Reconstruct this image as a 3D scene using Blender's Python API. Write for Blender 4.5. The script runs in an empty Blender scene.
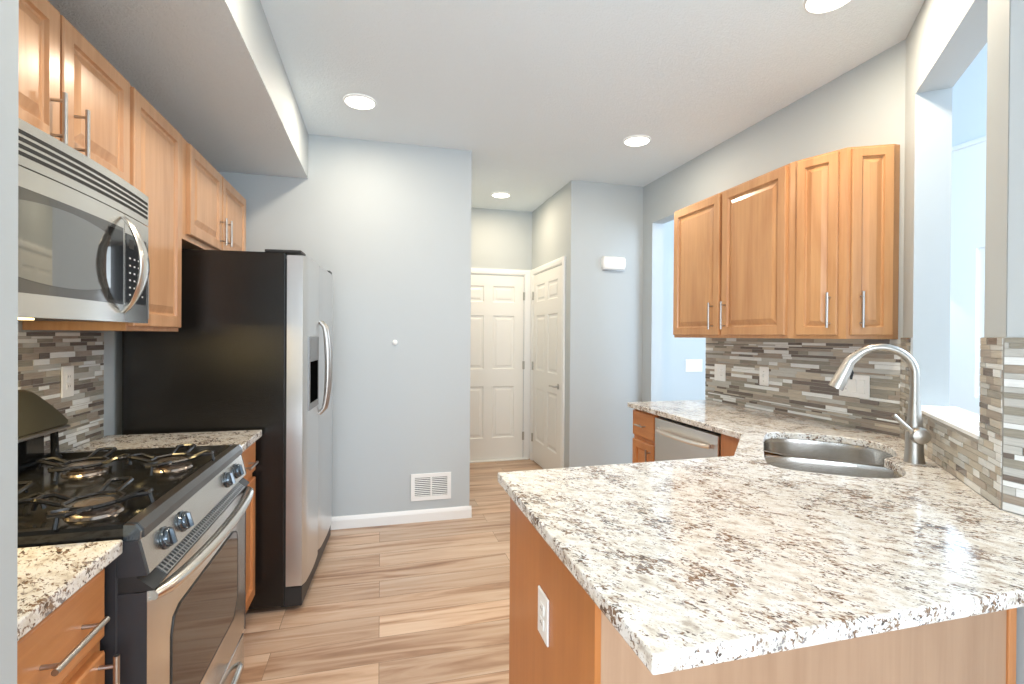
import bpy, bmesh, math, random
from mathutils import Vector, Matrix
random.seed(7)
sc = bpy.context.scene
COL = sc.collection
PI = math.pi
EYE = 1.375          # eye height of the camera
CEIL = 2.77
CT = 0.914           # countertop height

# ------------------------------------------------------------------ camera
def rot_cam(yaw, pit, rol):
    A = Matrix(((math.cos(yaw), -math.sin(yaw), 0), (math.sin(yaw), math.cos(yaw), 0), (0, 0, 1)))
    B = Matrix(((1, 0, 0), (0, math.cos(pit), math.sin(pit)), (0, -math.sin(pit), math.cos(pit))))
    C = Matrix(((math.cos(rol), 0, -math.sin(rol)), (0, 1, 0), (math.sin(rol), 0, math.cos(rol))))
    return C @ B @ A
R_ = rot_cam(math.radians(14.74), math.radians(-.257), math.radians(-.382))
cam = bpy.data.cameras.new('camera'); cam_o = bpy.data.objects.new('camera', cam); COL.objects.link(cam_o)
rt, fw, up = R_[0], R_[1], R_[2]
m3 = Matrix((( rt.x, up.x, -fw.x), (rt.y, up.y, -fw.y), (rt.z, up.z, -fw.z)))
cam_o.matrix_world = Matrix.Translation((0, 0, EYE)) @ m3.to_4x4()
cam.sensor_width = 36; cam.lens = 499 / 1024 * 36; cam.shift_y = -3.7 / 1024
cam.clip_start = 0.02
sc.camera = cam_o

# ------------------------------------------------------------------ world, exposure, daylight
sc.view_settings.view_transform = 'Standard'
try: sc.view_settings.look = 'None'
except Exception: pass
sc.view_settings.gamma = 1.0
sc.view_settings.use_curve_mapping = False
sc.view_settings.exposure = 0.0
sc.cycles.use_denoising = True
sc.cycles.max_bounces = 10
sc.cycles.diffuse_bounces = 6
sc.cycles.glossy_bounces = 5
sc.cycles.sample_clamp_indirect = 6
w = bpy.data.worlds.new('sky'); sc.world = w; w.use_nodes = True
bg = w.node_tree.nodes['Background']
bg.inputs[0].default_value = (0.72, 0.86, 1.0, 1); bg.inputs[1].default_value = 1.6

def area(name, loc, target, sx, sy, power, color, parent=None, shape='RECTANGLE', spread=PI):
    l = bpy.data.lights.new(name, 'AREA'); l.shape = shape; l.size = sx
    if shape in ('RECTANGLE', 'ELLIPSE'): l.size_y = sy
    l.energy = power; l.color = color; l.spread = spread
    o = bpy.data.objects.new(name, l); COL.objects.link(o)
    o.location = loc
    o.rotation_euler = (Vector(target) - Vector(loc)).to_track_quat('-Z', 'Y').to_euler()
    if parent: o.parent = parent; o.location = Vector(loc) - parent.location
    return o
DAY = (0.80, 0.90, 1.0)
DAYB = (0.62, 0.80, 1.0)
WARM = (1.0, 0.87, 0.69)
# daylight of the big windows behind the camera, then an added fill light
area('daylight_rear', (-.2, -2.42, 1.30), (-.2, 0, 2.9), 2.9, 2.0, 148, DAY)
area('fill_living', (-2.5, -1.3, 1.2), (-.9, -1.1, 2.5), 1.8, 1.8, 55, DAY)  # unseen fill, no window there; lifts the walls and ceiling
# daylight in the rooms beyond the right hand wall
area('daylight_side_room', (3.6, 0.2, 2.4), (3.9, 2.2, 1.5), 1.6, 1.8, 135, DAYB)
area('daylight_dining_room', (4.2, 3.2, 2.2), (2.6, 4.0, 1.2), 1.2, 1.2, 21, DAYB)

# ------------------------------------------------------------------ node helpers
def sock(col): return (col[0], col[1], col[2], 1)
def mat_base(name):
    m = bpy.data.materials.new(name); m.use_nodes = True
    nt = m.node_tree
    return m, nt, nt.nodes['Principled BSDF']
def simple(name, col, rough=0.5, metal=0.0, spec=0.5, coat=0.0, emit=None, es=0):
    m, nt, b = mat_base(name)
    b.inputs['Base Color'].default_value = sock(col)
    b.inputs['Roughness'].default_value = rough
    b.inputs['Metallic'].default_value = metal
    b.inputs['Specular IOR Level'].default_value = spec
    b.inputs['Coat Weight'].default_value = coat
    if emit:
        b.inputs['Emission Color'].default_value = sock(emit); b.inputs['Emission Strength'].default_value = es
    return m
def N(nt, typ, **kw):
    n = nt.nodes.new(typ)
    for k, v in kw.items():
        if k in n.inputs.keys(): n.inputs[k].default_value = v
        else: setattr(n, k, v)
    return n
def coords(nt, scale=(1, 1, 1), rot=(0, 0, 0), loc=(0, 0, 0)):
    t = N(nt, 'ShaderNodeTexCoord'); mp = N(nt, 'ShaderNodeMapping')
    mp.inputs['Scale'].default_value = scale; mp.inputs['Rotation'].default_value = rot; mp.inputs['Location'].default_value = loc
    nt.links.new(t.outputs['Object'], mp.inputs['Vector'])
    return mp.outputs['Vector']
def coords2(nt, rot, scale):
    v = coords(nt, (1, 1, 1), rot); mp = N(nt, 'ShaderNodeMapping'); mp.inputs['Scale'].default_value = scale
    nt.links.new(v, mp.inputs['Vector']); return mp.outputs['Vector']
def noise(nt, vec, scale, detail=3, rough=0.5, dist=0.0):
    n = N(nt, 'ShaderNodeTexNoise'); n.inputs['Scale'].default_value = scale; n.inputs['Detail'].default_value = detail
    n.inputs['Roughness'].default_value = rough; n.inputs['Distortion'].default_value = dist
    nt.links.new(vec, n.inputs['Vector']); return n.outputs['Fac']
def ramp(nt, fac, stops, interp='LINEAR'):
    r = N(nt, 'ShaderNodeValToRGB'); r.color_ramp.interpolation = interp
    el = r.color_ramp.elements
    while len(el) < len(stops): el.new(0.5)
    for e, (p, c) in zip(el, stops): e.position = p; e.color = sock(c) if len(c) == 3 else c
    nt.links.new(fac, r.inputs['Fac']); return r.outputs['Color']
def mix(nt, fac, a, b, mode='MIX'):
    n = N(nt, 'ShaderNodeMix'); n.data_type = 'RGBA'; n.blend_type = mode
    for s, v in ((0, fac), (6, a), (7, b)):
        if isinstance(v, (int, float)): n.inputs[s].default_value = v
        elif isinstance(v, tuple): n.inputs[s].default_value = sock(v)
        else: nt.links.new(v, n.inputs[s])
    return n.outputs[2]
def bump(nt, b, h, strength=0.2, dist=0.002):
    n = N(nt, 'ShaderNodeBump'); n.inputs['Strength'].default_value = strength; n.inputs['Distance'].default_value = dist
    nt.links.new(h, n.inputs['Height']); nt.links.new(n.outputs['Normal'], b.inputs['Normal'])

def paint(name, col, bscale=180, bs=0.12, rough=0.6):
    m, nt, b = mat_base(name); v = coords(nt)
    b.inputs['Base Color'].default_value = sock(col); b.inputs['Roughness'].default_value = rough
    b.inputs['Specular IOR Level'].default_value = 0.3
    bump(nt, b, noise(nt, v, bscale, 2), bs, 0.001)
    return m
M = {}
M['wall'] = paint('wall_paint', (0.500, 0.535, 0.545))
M['wall_pale'] = paint('wall_paint_pale_blue', (0.74, 0.78, 0.80))
M['wall_sunlit'] = paint('wall_paint_sunlit', (0.88, 0.88, 0.87))  # white stands in for sunlight on the side room's lower wall
def ceiling_mat(name='ceiling_texture', bs=0.34, bd=0.005):
    m, nt, b = mat_base(name); v = coords(nt)
    b.inputs['Base Color'].default_value = (0.80, 0.87, 0.91, 1); b.inputs['Roughness'].default_value = 0.8
    b.inputs['Specular IOR Level'].default_value = 0.2
    f = noise(nt, v, 48, 4, 0.6, 1.6)
    r = ramp(nt, f, [(0.45, (0, 0, 0)), (0.56, (1, 1, 1))])
    bump(nt, b, r, bs, bd)
    return m
M['ceiling'] = ceiling_mat(); M['ceiling_low'] = ceiling_mat('soffit_texture', 0.6, 0.006)
M['trim'] = simple('white_trim_paint', (0.86, 0.86, 0.84), 0.35)
M['door'] = simple('white_door_paint', (0.84, 0.83, 0.79), 0.4)
M['plastic'] = simple('white_plastic', (0.85, 0.85, 0.83), 0.35)
M['plastic_dark'] = simple('shadow_plastic', (0.05, 0.05, 0.05), 0.6)

def wood(name, base, dark, axis='z', rough=0.32, k=1.0):
    m, nt, b = mat_base(name)
    s = {'z': (28, 28, 1.6), 'x': (1.6, 28, 28), 'y': (28, 1.6, 28)}[axis]
    v = coords(nt, s)
    f1 = noise(nt, v, 1.6, 5, 0.6, 0.6)
    s2 = {'z': (3, 3, .5), 'x': (.5, 3, 3), 'y': (3, .5, 3)}[axis]
    f2 = noise(nt, coords(nt, s2), 2.2, 3, 0.5, 0.8)
    c1 = ramp(nt, f1, [(0.30, dark), (0.62, base)])
    lt = tuple(min(1, c * 1.12) for c in base)
    c2 = ramp(nt, f2, [(0.32, dark), (0.5, base), (0.72, lt)])
    nt.links.new(mix(nt, 0.55, c1, c2), b.inputs['Base Color'])
    b.inputs['Roughness'].default_value = rough; b.inputs['Coat Weight'].default_value = 0.25; b.inputs['Coat Roughness'].default_value = 0.18
    bump(nt, b, f1, 0.05, 0.0006)
    return m
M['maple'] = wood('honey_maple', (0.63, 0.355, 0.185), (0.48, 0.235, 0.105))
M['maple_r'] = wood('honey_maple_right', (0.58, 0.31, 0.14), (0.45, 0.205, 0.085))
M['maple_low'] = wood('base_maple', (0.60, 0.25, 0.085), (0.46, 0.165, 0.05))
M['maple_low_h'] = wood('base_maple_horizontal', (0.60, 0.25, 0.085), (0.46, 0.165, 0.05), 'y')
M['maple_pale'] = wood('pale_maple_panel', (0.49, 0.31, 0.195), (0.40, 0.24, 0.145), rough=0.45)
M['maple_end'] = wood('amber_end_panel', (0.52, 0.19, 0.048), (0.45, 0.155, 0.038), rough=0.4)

def granite():
    m, nt, b = mat_base('cream_granite')
    v = coords2(nt, (0, 0, math.radians(56)), (1.0, 1.75, 1.4))
    big = noise(nt, coords(nt), 9, 2, 0.5)
    base = ramp(nt, noise(nt, v, 22, 4, 0.6), [(0.32, (0.50, 0.43, 0.36)), (0.44, (0.76, 0.71, 0.63)), (0.56, (0.85, 0.83, 0.79))])
    cl = noise(nt, v, 17, 3, 0.6)
    fine = noise(nt, v, 82, 4, 0.62, 0.6)
    a = N(nt, 'ShaderNodeMath', operation='MULTIPLY'); nt.links.new(cl, a.inputs[0]); a.inputs[1].default_value = 0.42
    c = N(nt, 'ShaderNodeMath', operation='ADD'); nt.links.new(a.outputs[0], c.inputs[0]); nt.links.new(fine, c.inputs[1])
    d = N(nt, 'ShaderNodeMath', operation='MULTIPLY_ADD'); nt.links.new(big, d.inputs[0]); d.inputs[1].default_value = 0.40; nt.links.new(c.outputs[0], d.inputs[2])
    e = N(nt, 'ShaderNodeMath', operation='SUBTRACT'); nt.links.new(d.outputs[0], e.inputs[0]); e.inputs[1].default_value = 0.222
    speck = ramp(nt, e.outputs[0], [(0.732, (0, 0, 0)), (0.785, (1, 1, 1))])
    scol = ramp(nt, noise(nt, v, 30, 2), [(0.38, (0.09, 0.065, 0.055)), (0.5, (0.26, 0.155, 0.09)), (0.62, (0.24, 0.21, 0.20))])
    c1 = mix(nt, speck, base, scol)
    fine2 = noise(nt, v, 190, 2, 0.6)
    sp2 = ramp(nt, fine2, [(0.62, (0, 0, 0)), (0.69, (1, 1, 1))])
    c2 = mix(nt, sp2, c1, (0.38, 0.29, 0.22))
    nt.links.new(c2, b.inputs['Base Color'])
    b.inputs['Roughness'].default_value = 0.12; b.inputs['Specular IOR Level'].default_value = 0.5
    return m
M['granite'] = granite()

def floor_mat():
    m, nt, b = mat_base('plank_floor')
    v = coords(nt)
    br = N(nt, 'ShaderNodeTexBrick'); nt.links.new(v, br.inputs['Vector'])
    br.offset = 0.37; br.offset_frequency = 2
    br.inputs['Scale'].default_value = 1; br.inputs['Brick Width'].default_value = 1.22; br.inputs['Row Height'].default_value = 0.18
    br.inputs['Mortar Size'].default_value = 0.0012; br.inputs['Mortar Smooth'].default_value = 0.1; br.inputs['Bias'].default_value = 0.0
    br.inputs['Color1'].default_value = (0, 0, 0, 1); br.inputs['Color2'].default_value = (1, 1, 1, 1); br.inputs['Mortar'].default_value = (0.5, 0.5, 0.5, 1)
    # shift the grain per plank
    t = N(nt, 'ShaderNodeMapping'); t.inputs['Scale'].default_value = (0.55, 6.5, 1)
    sh = N(nt, 'ShaderNodeVectorMath', operation='MULTIPLY_ADD')
    nt.links.new(br.outputs['Color'], sh.inputs[0]); sh.inputs[1].default_value = (7.3, 3.1, 0); nt.links.new(v, sh.inputs[2])
    nt.links.new(sh.outputs[0], t.inputs['Vector'])
    g = noise(nt, t.outputs[0], 2.0, 5, 0.55, 1.0)
    col = ramp(nt, g, [(0.26, (0.27, 0.145, 0.085)), (0.38, (0.47, 0.29, 0.18)), (0.50, (0.64, 0.45, 0.31)), (0.68, (0.74, 0.58, 0.44))])
    tone = ramp(nt, br.outputs['Color'], [(0.0, (0.80, 0.78, 0.78)), (1.0, (1.08, 1.05, 1.02))])
    c = mix(nt, 1.0, col, tone, 'MULTIPLY')
    c = mix(nt, br.outputs['Fac'], c, (0.25, 0.16, 0.10))
    nt.links.new(c, b.inputs['Base Color'])
    b.inputs['Roughness'].default_value = 0.34
    bump(nt, b, g, 0.08, 0.001)
    return m
M['floor'] = floor_mat()

def steel(name, col=(0.60, 0.58, 0.55), rough=0.28, axis=(1, 1, 120), amt=0.08):
    m, nt, b = mat_base(name)
    b.inputs['Base Color'].default_value = sock(col); b.inputs['Metallic'].default_value = 1
    f = noise(nt, coords(nt, axis), 6, 2)
    mr = N(nt, 'ShaderNodeMapRange'); nt.links.new(f, mr.inputs['Value'])
    mr.inputs['To Min'].default_value = rough - amt; mr.inputs['To Max'].default_value = rough + amt
    nt.links.new(mr.outputs[0], b.inputs['Roughness'])
    return m
M['steel_dw'] = steel('dishwasher_steel', (0.85, 0.83, 0.80), 0.34, (1, 1, 60), 0.02)
M['steel'] = steel('brushed_steel', (0.74, 0.71, 0.66), 0.26, (1, 1, 60), 0.02)
M['steel_fridge'] = steel('fridge_steel', (0.70, 0.70, 0.70), 0.30, (1, 1, 60), 0.02)
M['steel_sink'] = steel('sink_steel', (0.60, 0.57, 0.53), 0.22, (60, 60, 2), 0.05)
M['nickel'] = simple('brushed_nickel', (0.50, 0.47, 0.44), 0.3, 1.0)
M['nickel_dark'] = simple('faucet_nickel', (0.47, 0.44, 0.40), 0.33, 1.0)
M['black'] = simple('black_enamel', (0.012, 0.012, 0.012), 0.12)
M['black_matt'] = simple('black_plastic', (0.02, 0.02, 0.02), 0.45)
M['body_black'] = simple('range_side_black', (0.035, 0.036, 0.04), 0.4)
M['console'] = simple('bronze_black_console', (0.15, 0.135, 0.09), 0.28, 0.7)
M['void'] = simple('dispenser_shade', (0.003, 0.003, 0.003), 0.9, spec=0.0)
M['rim'] = simple('dark_rim_metal', (0.13, 0.125, 0.12), 0.3, 0.8)
M['iron'] = simple('cast_iron_gloss', (0.018, 0.018, 0.02), 0.22)
M['cap'] = simple('burner_cap', (0.42, 0.36, 0.32), 0.25, 0.9)
M['glass_dark'] = simple('oven_glass', (0.10, 0.085, 0.075), 0.06, 0.75)
M['mw_glass'] = simple('microwave_glass', (0.30, 0.30, 0.29), 0.05, 0.85)
M['mw_frame'] = simple('microwave_window_border', (0.16, 0.155, 0.15), 0.12, 0.7)
M['knob'] = simple('dark_chrome_knob', (0.06, 0.08, 0.10), 0.12, 0.6, coat=1)
M['rubber'] = simple('dark_rubber', (0.02, 0.02, 0.02), 0.7)
M['grey_trim'] = simple('grey_metal_trim', (0.33, 0.32, 0.31), 0.32, 0.9)
M['hinge'] = simple('satin_hinge', (0.45, 0.43, 0.38), 0.35, 1.0)
M['grout'] = simple('grout', (0.42, 0.39, 0.35), 0.8)
M['print'] = simple('white_print', (0.7, 0.7, 0.7), 0.5)
M['lamp'] = simple('lamp_diffuser', (1, 1, 1), 0.5, emit=(1.0, 0.93, 0.80), es=6)
M['dispenser'] = simple('dispenser_grey', (0.22, 0.22, 0.22), 0.35, 0.4)
def fridge_black():
    m, nt, b = mat_base('textured_black')
    b.inputs['Base Color'].default_value = (0.012, 0.011, 0.010, 1); b.inputs['Roughness'].default_value = 0.15
    b.inputs['Specular IOR Level'].default_value = 0.5
    bump(nt, b, noise(nt, coords(nt), 210, 2, 0.6), 0.45, 0.002)
    return m
M['fridge_black'] = fridge_black()
def tile_mat(name, a, c, rough, metal=0.0):
    m, nt, b = mat_base(name)
    f = noise(nt, coords(nt, (9, 9, 160)), 2.0, 3, 0.6)
    nt.links.new(ramp(nt, f, [(0.35, a), (0.65, c)]), b.inputs['Base Color'])
    b.inputs['Roughness'].default_value = rough; b.inputs['Coat Weight'].default_value = 0.3
    return m
TILES = [tile_mat('tile_white_glass', (0.74, 0.76, 0.75), (0.84, 0.85, 0.83), 0.12),
         tile_mat('tile_light_grey', (0.47, 0.47, 0.44), (0.56, 0.55, 0.51), 0.2),
         tile_mat('tile_taupe', (0.30, 0.25, 0.20), (0.40, 0.34, 0.28), 0.3),
         tile_mat('tile_umber', (0.14, 0.115, 0.10), (0.21, 0.175, 0.15), 0.25),
         tile_mat('tile_sand', (0.44, 0.39, 0.31), (0.55, 0.49, 0.40), 0.3),
         tile_mat('tile_olive_grey', (0.27, 0.25, 0.205), (0.35, 0.325, 0.27), 0.25)]

# ------------------------------------------------------------------ geometry helpers
def smooth(me):
    for p in me.polygons: p.use_smooth = True
def obj(name, bm, mats, parent=None, sm=False):
    me = bpy.data.meshes.new(name)
    bmesh.ops.recalc_face_normals(bm, faces=bm.faces)
    bm.to_mesh(me); bm.free()
    for m in (mats if isinstance(mats, (list, tuple)) else [mats]): me.materials.append(m)
    if sm:
        smooth(me)
    o = bpy.data.objects.new(name, me); COL.objects.link(o)
    # keep the mesh in world coordinates, put the origin at the root of the thing
    if parent is not None:
        wl = Vector(parent.location); q = parent.parent
        while q is not None: wl += q.location; q = q.parent
        # parts sit at local zero, so only the top-level origin counts
        me.transform(Matrix.Translation(-wl)); o.parent = parent
    return o
def origin_to(o, p):
    o.data.transform(Matrix.Translation(-Vector(p))); o.location = p
def auto(o, ang=35):
    smooth(o.data)
    me = o.data; bm = bmesh.new(); bm.from_mesh(me)
    for e in bm.edges:
        if len(e.link_faces) != 2 or e.calc_face_angle(0) > math.radians(ang): e.smooth = False
    bm.to_mesh(me); bm.free()
    return o
def thing(name, label, cat, loc, group=None, kind=None):
    o = bpy.data.objects.new(name, None); COL.objects.link(o); o.location = loc; o.empty_display_size = 0.05
    if kind: o['kind'] = kind
    else: o['label'] = label; o['category'] = cat
    if group: o['group'] = group
    return o
def tag(o, label, cat, group=None):
    o['label'] = label; o['category'] = cat
    if group: o['group'] = group
    return o
def struct(name, bm, m, parent=None):
    o = obj(name, bm, m, parent)
    if parent is None: o['kind'] = 'structure'
    return o

class Fr:
    """local frame: a along, o outward, z up"""
    def __init__(s, org, along, out, z0=0.0):
        s.org = Vector((org[0], org[1], z0)); s.a = Vector((along[0], along[1], 0)).normalized(); s.o = Vector((out[0], out[1], 0)).normalized()
    def __call__(s, a, o, z): return s.org + s.a * a + s.o * o + Vector((0, 0, z))
WORLD = Fr((0, 0), (1, 0), (0, 1))       # a = X, o = Y
LEFT = Fr((0, 0), (0, 1), (1, 0))        # a = Y, o = X  (faces +X)
RIGHT = Fr((0, 0), (0, 1), (-1, 0))      # a = Y, o = -X (faces -X)

def box(bm, fr, a0, a1, o0, o1, z0, z1, bev=0.0, mi=0, seg=1):
    vs = [bm.verts.new(fr(a, o, z)) for z in (z0, z1) for o in (o0, o1) for a in (a0, a1)]
    fs = [bm.faces.new([vs[i] for i in q]) for q in ((0, 1, 3, 2), (4, 5, 7, 6), (0, 1, 5, 4), (2, 3, 7, 6), (0, 2, 6, 4), (1, 3, 7, 5))]
    for f in fs: f.material_index = mi
    if bev > 0:
        es = list({e for f in fs for e in f.edges})
        bmesh.ops.recalc_face_normals(bm, faces=fs)
        r = bmesh.ops.bevel(bm, geom=es, offset=bev, segments=seg, affect='EDGES', profile=0.5, clamp_overlap=True)
        for f in r['faces']: f.material_index = mi
def bx(x0, x1, y0, y1, z0, z1, bev=0.0, bm=None):
    bm = bm or bmesh.new(); box(bm, WORLD, x0, x1, y0, y1, z0, z1, bev); return bm
def loft(bm, loops, closed=True, cap0=True, cap1=True, mi=0):
    rows = [[bm.verts.new(p) for p in L] for L in loops]
    n = len(rows[0])
    for i in range(len(rows) - 1):
        for j in range(n if closed else n - 1):
            k = (j + 1) % n
            f = bm.faces.new((rows[i][j], rows[i][k], rows[i + 1][k], rows[i + 1][j])); f.material_index = mi
    if closed and cap0: bm.faces.new(rows[0]).material_index = mi
    if closed and cap1: bm.faces.new(rows[-1]).material_index = mi
    return rows
def rings(bm, fr, a0, a1, z0, z1, prof, cap=True, back=True, mi=0):
    L = []
    for ins, out in prof:
        L.append([fr(a0 + ins, out, z0 + ins), fr(a1 - ins, out, z0 + ins), fr(a1 - ins, out, z1 - ins), fr(a0 + ins, out, z1 - ins)])
    loft(bm, L, True, back, cap, mi)
def tube(bm, pts, rad, n=12, caps=True, flat=None):
    pts = [Vector(p) for p in pts]
    rs = rad if isinstance(rad, (list, tuple)) else [rad] * len(pts)
    loops = []; prev = None
    for i, p in enumerate(pts):
        t = (pts[min(i + 1, len(pts) - 1)] - pts[max(i - 1, 0)]).normalized()
        if prev is None:
            ref = Vector((0, 0, 1)) if abs(t.z) < 0.9 else Vector((1, 0, 0))
            u = t.cross(ref).normalized()
        else:
            u = (prev - t * prev.dot(t)).normalized()
        prev = u; v = t.cross(u)
        k = flat if flat else 1.0
        loops.append([p + u * math.cos(2 * PI * j / n) * rs[i] + v * math.sin(2 * PI * j / n) * rs[i] * k for j in range(n)])
    loft(bm, loops, True, caps, caps)
def lathe(bm, c, prof, axis=Vector((0, 0, 1)), n=24, cap0=True, cap1=True, mi=0):
    axis = Vector(axis).normalized(); ref = Vector((1, 0, 0)) if abs(axis.x) < 0.9 else Vector((0, 1, 0))
    u = axis.cross(ref).normalized(); v = axis.cross(u); c = Vector(c)
    loft(bm, [[c + axis * h + (u * math.cos(2 * PI * j / n) + v * math.sin(2 * PI * j / n)) * max(r, 1e-4) for j in range(n)] for r, h in prof], True, cap0, cap1, mi)
def prism(bm, pts, h0, h1, fn, mi=0):
    """polygon pts (2D) extruded between h0 and h1; fn(p, h) -> Vector"""
    loft(bm, [[fn(p, h0) for p in pts], [fn(p, h1) for p in pts]], True, True, True, mi)
def arc(c, r, a0, a1, n): return [(c[0] + r * math.cos(a0 + (a1 - a0) * i / n), c[1] + r * math.sin(a0 + (a1 - a0) * i / n)) for i in range(n + 1)]
def smooth_poly(pts, it=2):
    for _ in range(it):
        q = []
        for i in range(len(pts)):
            a, b = pts[i], pts[(i + 1) % len(pts)]
            q.append((a[0] * .75 + b[0] * .25, a[1] * .75 + b[1] * .25)); q.append((a[0] * .25 + b[0] * .75, a[1] * .25 + b[1] * .75))
        pts = q
    return pts

# ------------------------------------------------------------------ setting
LX = -1.20; VY = 3.73; RX = 2.355; BX = 1.632; HY = 5.38; TY = 4.185; HX = 1.64; PX = .657
DA = Vector((2.355, 1.787, 0)); DB = Vector((1.636, .966, 0))
dd = (DB - DA).normalized(); dn = Vector((-dd.y, dd.x, 0))
if dn.x < 0: dn = -dn                          # outward (away from the kitchen)
DIAG = Fr((DA.x, DA.y), (dd.x, dd.y), (-dn.x, -dn.y))   # a from the far corner towards the camera, o into the kitchen
DL = (DB - DA).length

struct('floor', bx(-2.6, 5.6, -2.6, 7.0, -.08, 0), M['floor'])
struct('ceiling', bx(-2.6, 2.45, -2.6, 7.0, CEIL, CEIL + .1), M['ceiling'])
struct('wall_left', bx(LX - .12, LX, .9, VY + .0, 0, CEIL), M['wall'])
# end of the wall block at the near left of the kitchen
struct('wall_near_left', bx(-2.6, -.522, .745, .905, 0, CEIL), M['wall'])
struct('wall_back', bx(LX - .12, PX, VY, VY + 1.77, 0, CEIL), M['wall'])
struct('soffit_ceiling', bx(LX, -.495, .905, VY, 2.465, CEIL), M['wall'])
struct('trim_8', bx(LX + .001, -.4955, .906, VY - .001, 2.461, 2.4645), M['ceiling_low'])
struct('wall_hall_end', bx(PX, 2.4, HY, HY + .12, 0, CEIL), M['wall'])
struct('wall_hall_right', bx(HX, RX, TY, HY, 0, CEIL), M['wall'])
# right wall with its doorway: header, far jamb, near section
bm = bmesh.new()
bx(RX, RX + .115, 3.24, TY, 2.40, CEIL, bm=bm)
bx(RX, RX + .115, 4.02, 4.3, 0, 2.40, bm=bm)
bx(RX, RX + .115, 1.77, 3.24, 0, CEIL, bm=bm)
struct('wall_right', bm, M['wall'])
# angled wall behind the sink with the pass-through
S0, S1, SZ, SH = .172, .945, 1.075, 2.44
bm = bmesh.new()
box(bm, DIAG, -.06, S0, -.125, 0, 0, CEIL)
box(bm, DIAG, S0, S1, -.125, 0, 0, SZ)
box(bm, DIAG, S0, S1, -.125, 0, SH, CEIL)
box(bm, DIAG, S1, DL, -.125, 0, 0, CEIL)
struct('wall_sink', bm, M['wall'])
bm = bmesh.new(); box(bm, DIAG, S0 + .001, S1 - .001, -.15, .014, SZ + .0005, SZ + .014, .002)
struct('trim_1', bm, M['trim'])
struct('wall_right_near', bx(BX, BX + .12, -2.5, DB.y - .005, 0, CEIL), M['wall'])
# living area behind the camera
bm = bmesh.new()
bx(-2.6, BX, -2.6, -2.48, 0, .35, bm=bm); bx(-2.6, BX, -2.6, -2.48, 2.45, CEIL, bm=bm)
bx(-2.6, -1.7, -2.6, -2.48, .35, 2.45, bm=bm); bx(1.3, BX, -2.6, -2.48, .35, 2.45, bm=bm)
struct('wall_rear', bm, M['wall'])
struct('wall_living_left', bx(-2.72, -2.6, -2.6, .9, 0, CEIL), M['wall'])
def window(name, fr, a0, a1, z0, z1, o, bars=1):
    t = thing(name, None, None, fr((a0 + a1) / 2, o, z0), kind='structure')
    bm = bmesh.new(); f = .05
    box(bm, fr, a0, a1, o - .04, o + .03, z0, z0 + f, .003); box(bm, fr, a0, a1, o - .04, o + .03, z1 - f, z1, .003)
    box(bm, fr, a0, a0 + f, o - .04, o + .03, z0 + f, z1 - f, .003); box(bm, fr, a1 - f, a1, o - .04, o + .03, z0 + f, z1 - f, .003)
    for i in range(1, bars + 1):
        c = a0 + (a1 - a0) * i / (bars + 1); box(bm, fr, c - .02, c + .02, o - .03, o + .02, z0 + f, z1 - f, .003)
    zc = (z0 + z1) / 2
    box(bm, fr, a0 + f, a1 - f, o - .03, o + .02, zc - .02, zc + .02, .003)
    obj('window_frame', bm, M['trim'], t)
    return t
window('window_1', Fr((0, -2.54), (1, 0), (0, 1)), -1.7, 1.3, .35, 2.45, 0, 3)
# bright side room beyond the pass-through
FX = 4.40
bm = bmesh.new()
bx(FX, FX + .12, -.6, 1.70, 2.07, 2.90, bm=bm); bx(FX, FX + .12, -.6, 1.70, 0, .93, bm=bm); bx(FX, FX + .12, 2.79, 4.6, 0, 2.90, bm=bm); bx(FX, FX + .12, -.6, 1.70, .93, 2.07, bm=bm)
bx(FX, FX + .12, 1.70, 2.79, 0, .93, bm=bm); bx(FX, FX + .12, 1.70, 2.79, 2.07, 2.90, bm=bm)
struct('wall_side_room', bm, M['wall_sunlit'])
struct('wall_side_room_upper', bx(FX, FX + .12, -.6, 4.6, 2.903, 4.4), M['wall_pale'])
bm = bx(FX - .03, FX, -.6, 4.6, 2.865, 2.90, .004); struct('trim_2', bm, M['trim'])
window('window_2', Fr((FX + .05, 0), (0, 1), (-1, 0)), 1.70, 2.79, .93, 2.07, 0, 0)
struct('wall_dining', bx(RX + .115, FX, 4.3, 4.42, 0, 4.4), M['wall'])
struct('ceiling_side_room', bx(2.45, FX + .12, -.6, 4.42, 4.4, 4.5), M['ceiling'])
bm = bx(2.34 + .12, 2.45 + .12, 1.9, 4.3, CEIL, 4.4); struct('wall_side_room_left', bm, M['wall'])

# baseboards
def baseboard(name, fr, a0, a1, o=0.0):
    pr = [(0, 0), (.014, 0), (.014, .062), (.010, .078), (.004, .088), (0, .088)]
    bm = bmesh.new(); loft(bm, [[fr(a, o + p[0], p[1]) for p in pr] for a in (a0, a1)])
    struct(name, bm, M['trim'])
baseboard('baseboard_back', Fr((0, VY), (1, 0), (0, -1)), -.36, PX + .014)
baseboard('baseboard_right', Fr((0, TY), (1, 0), (0, -1)), HX, RX)
baseboard('baseboard_hall', Fr((HX, 0), (0, 1), (-1, 0)), TY + .001, 4.27)
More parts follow.
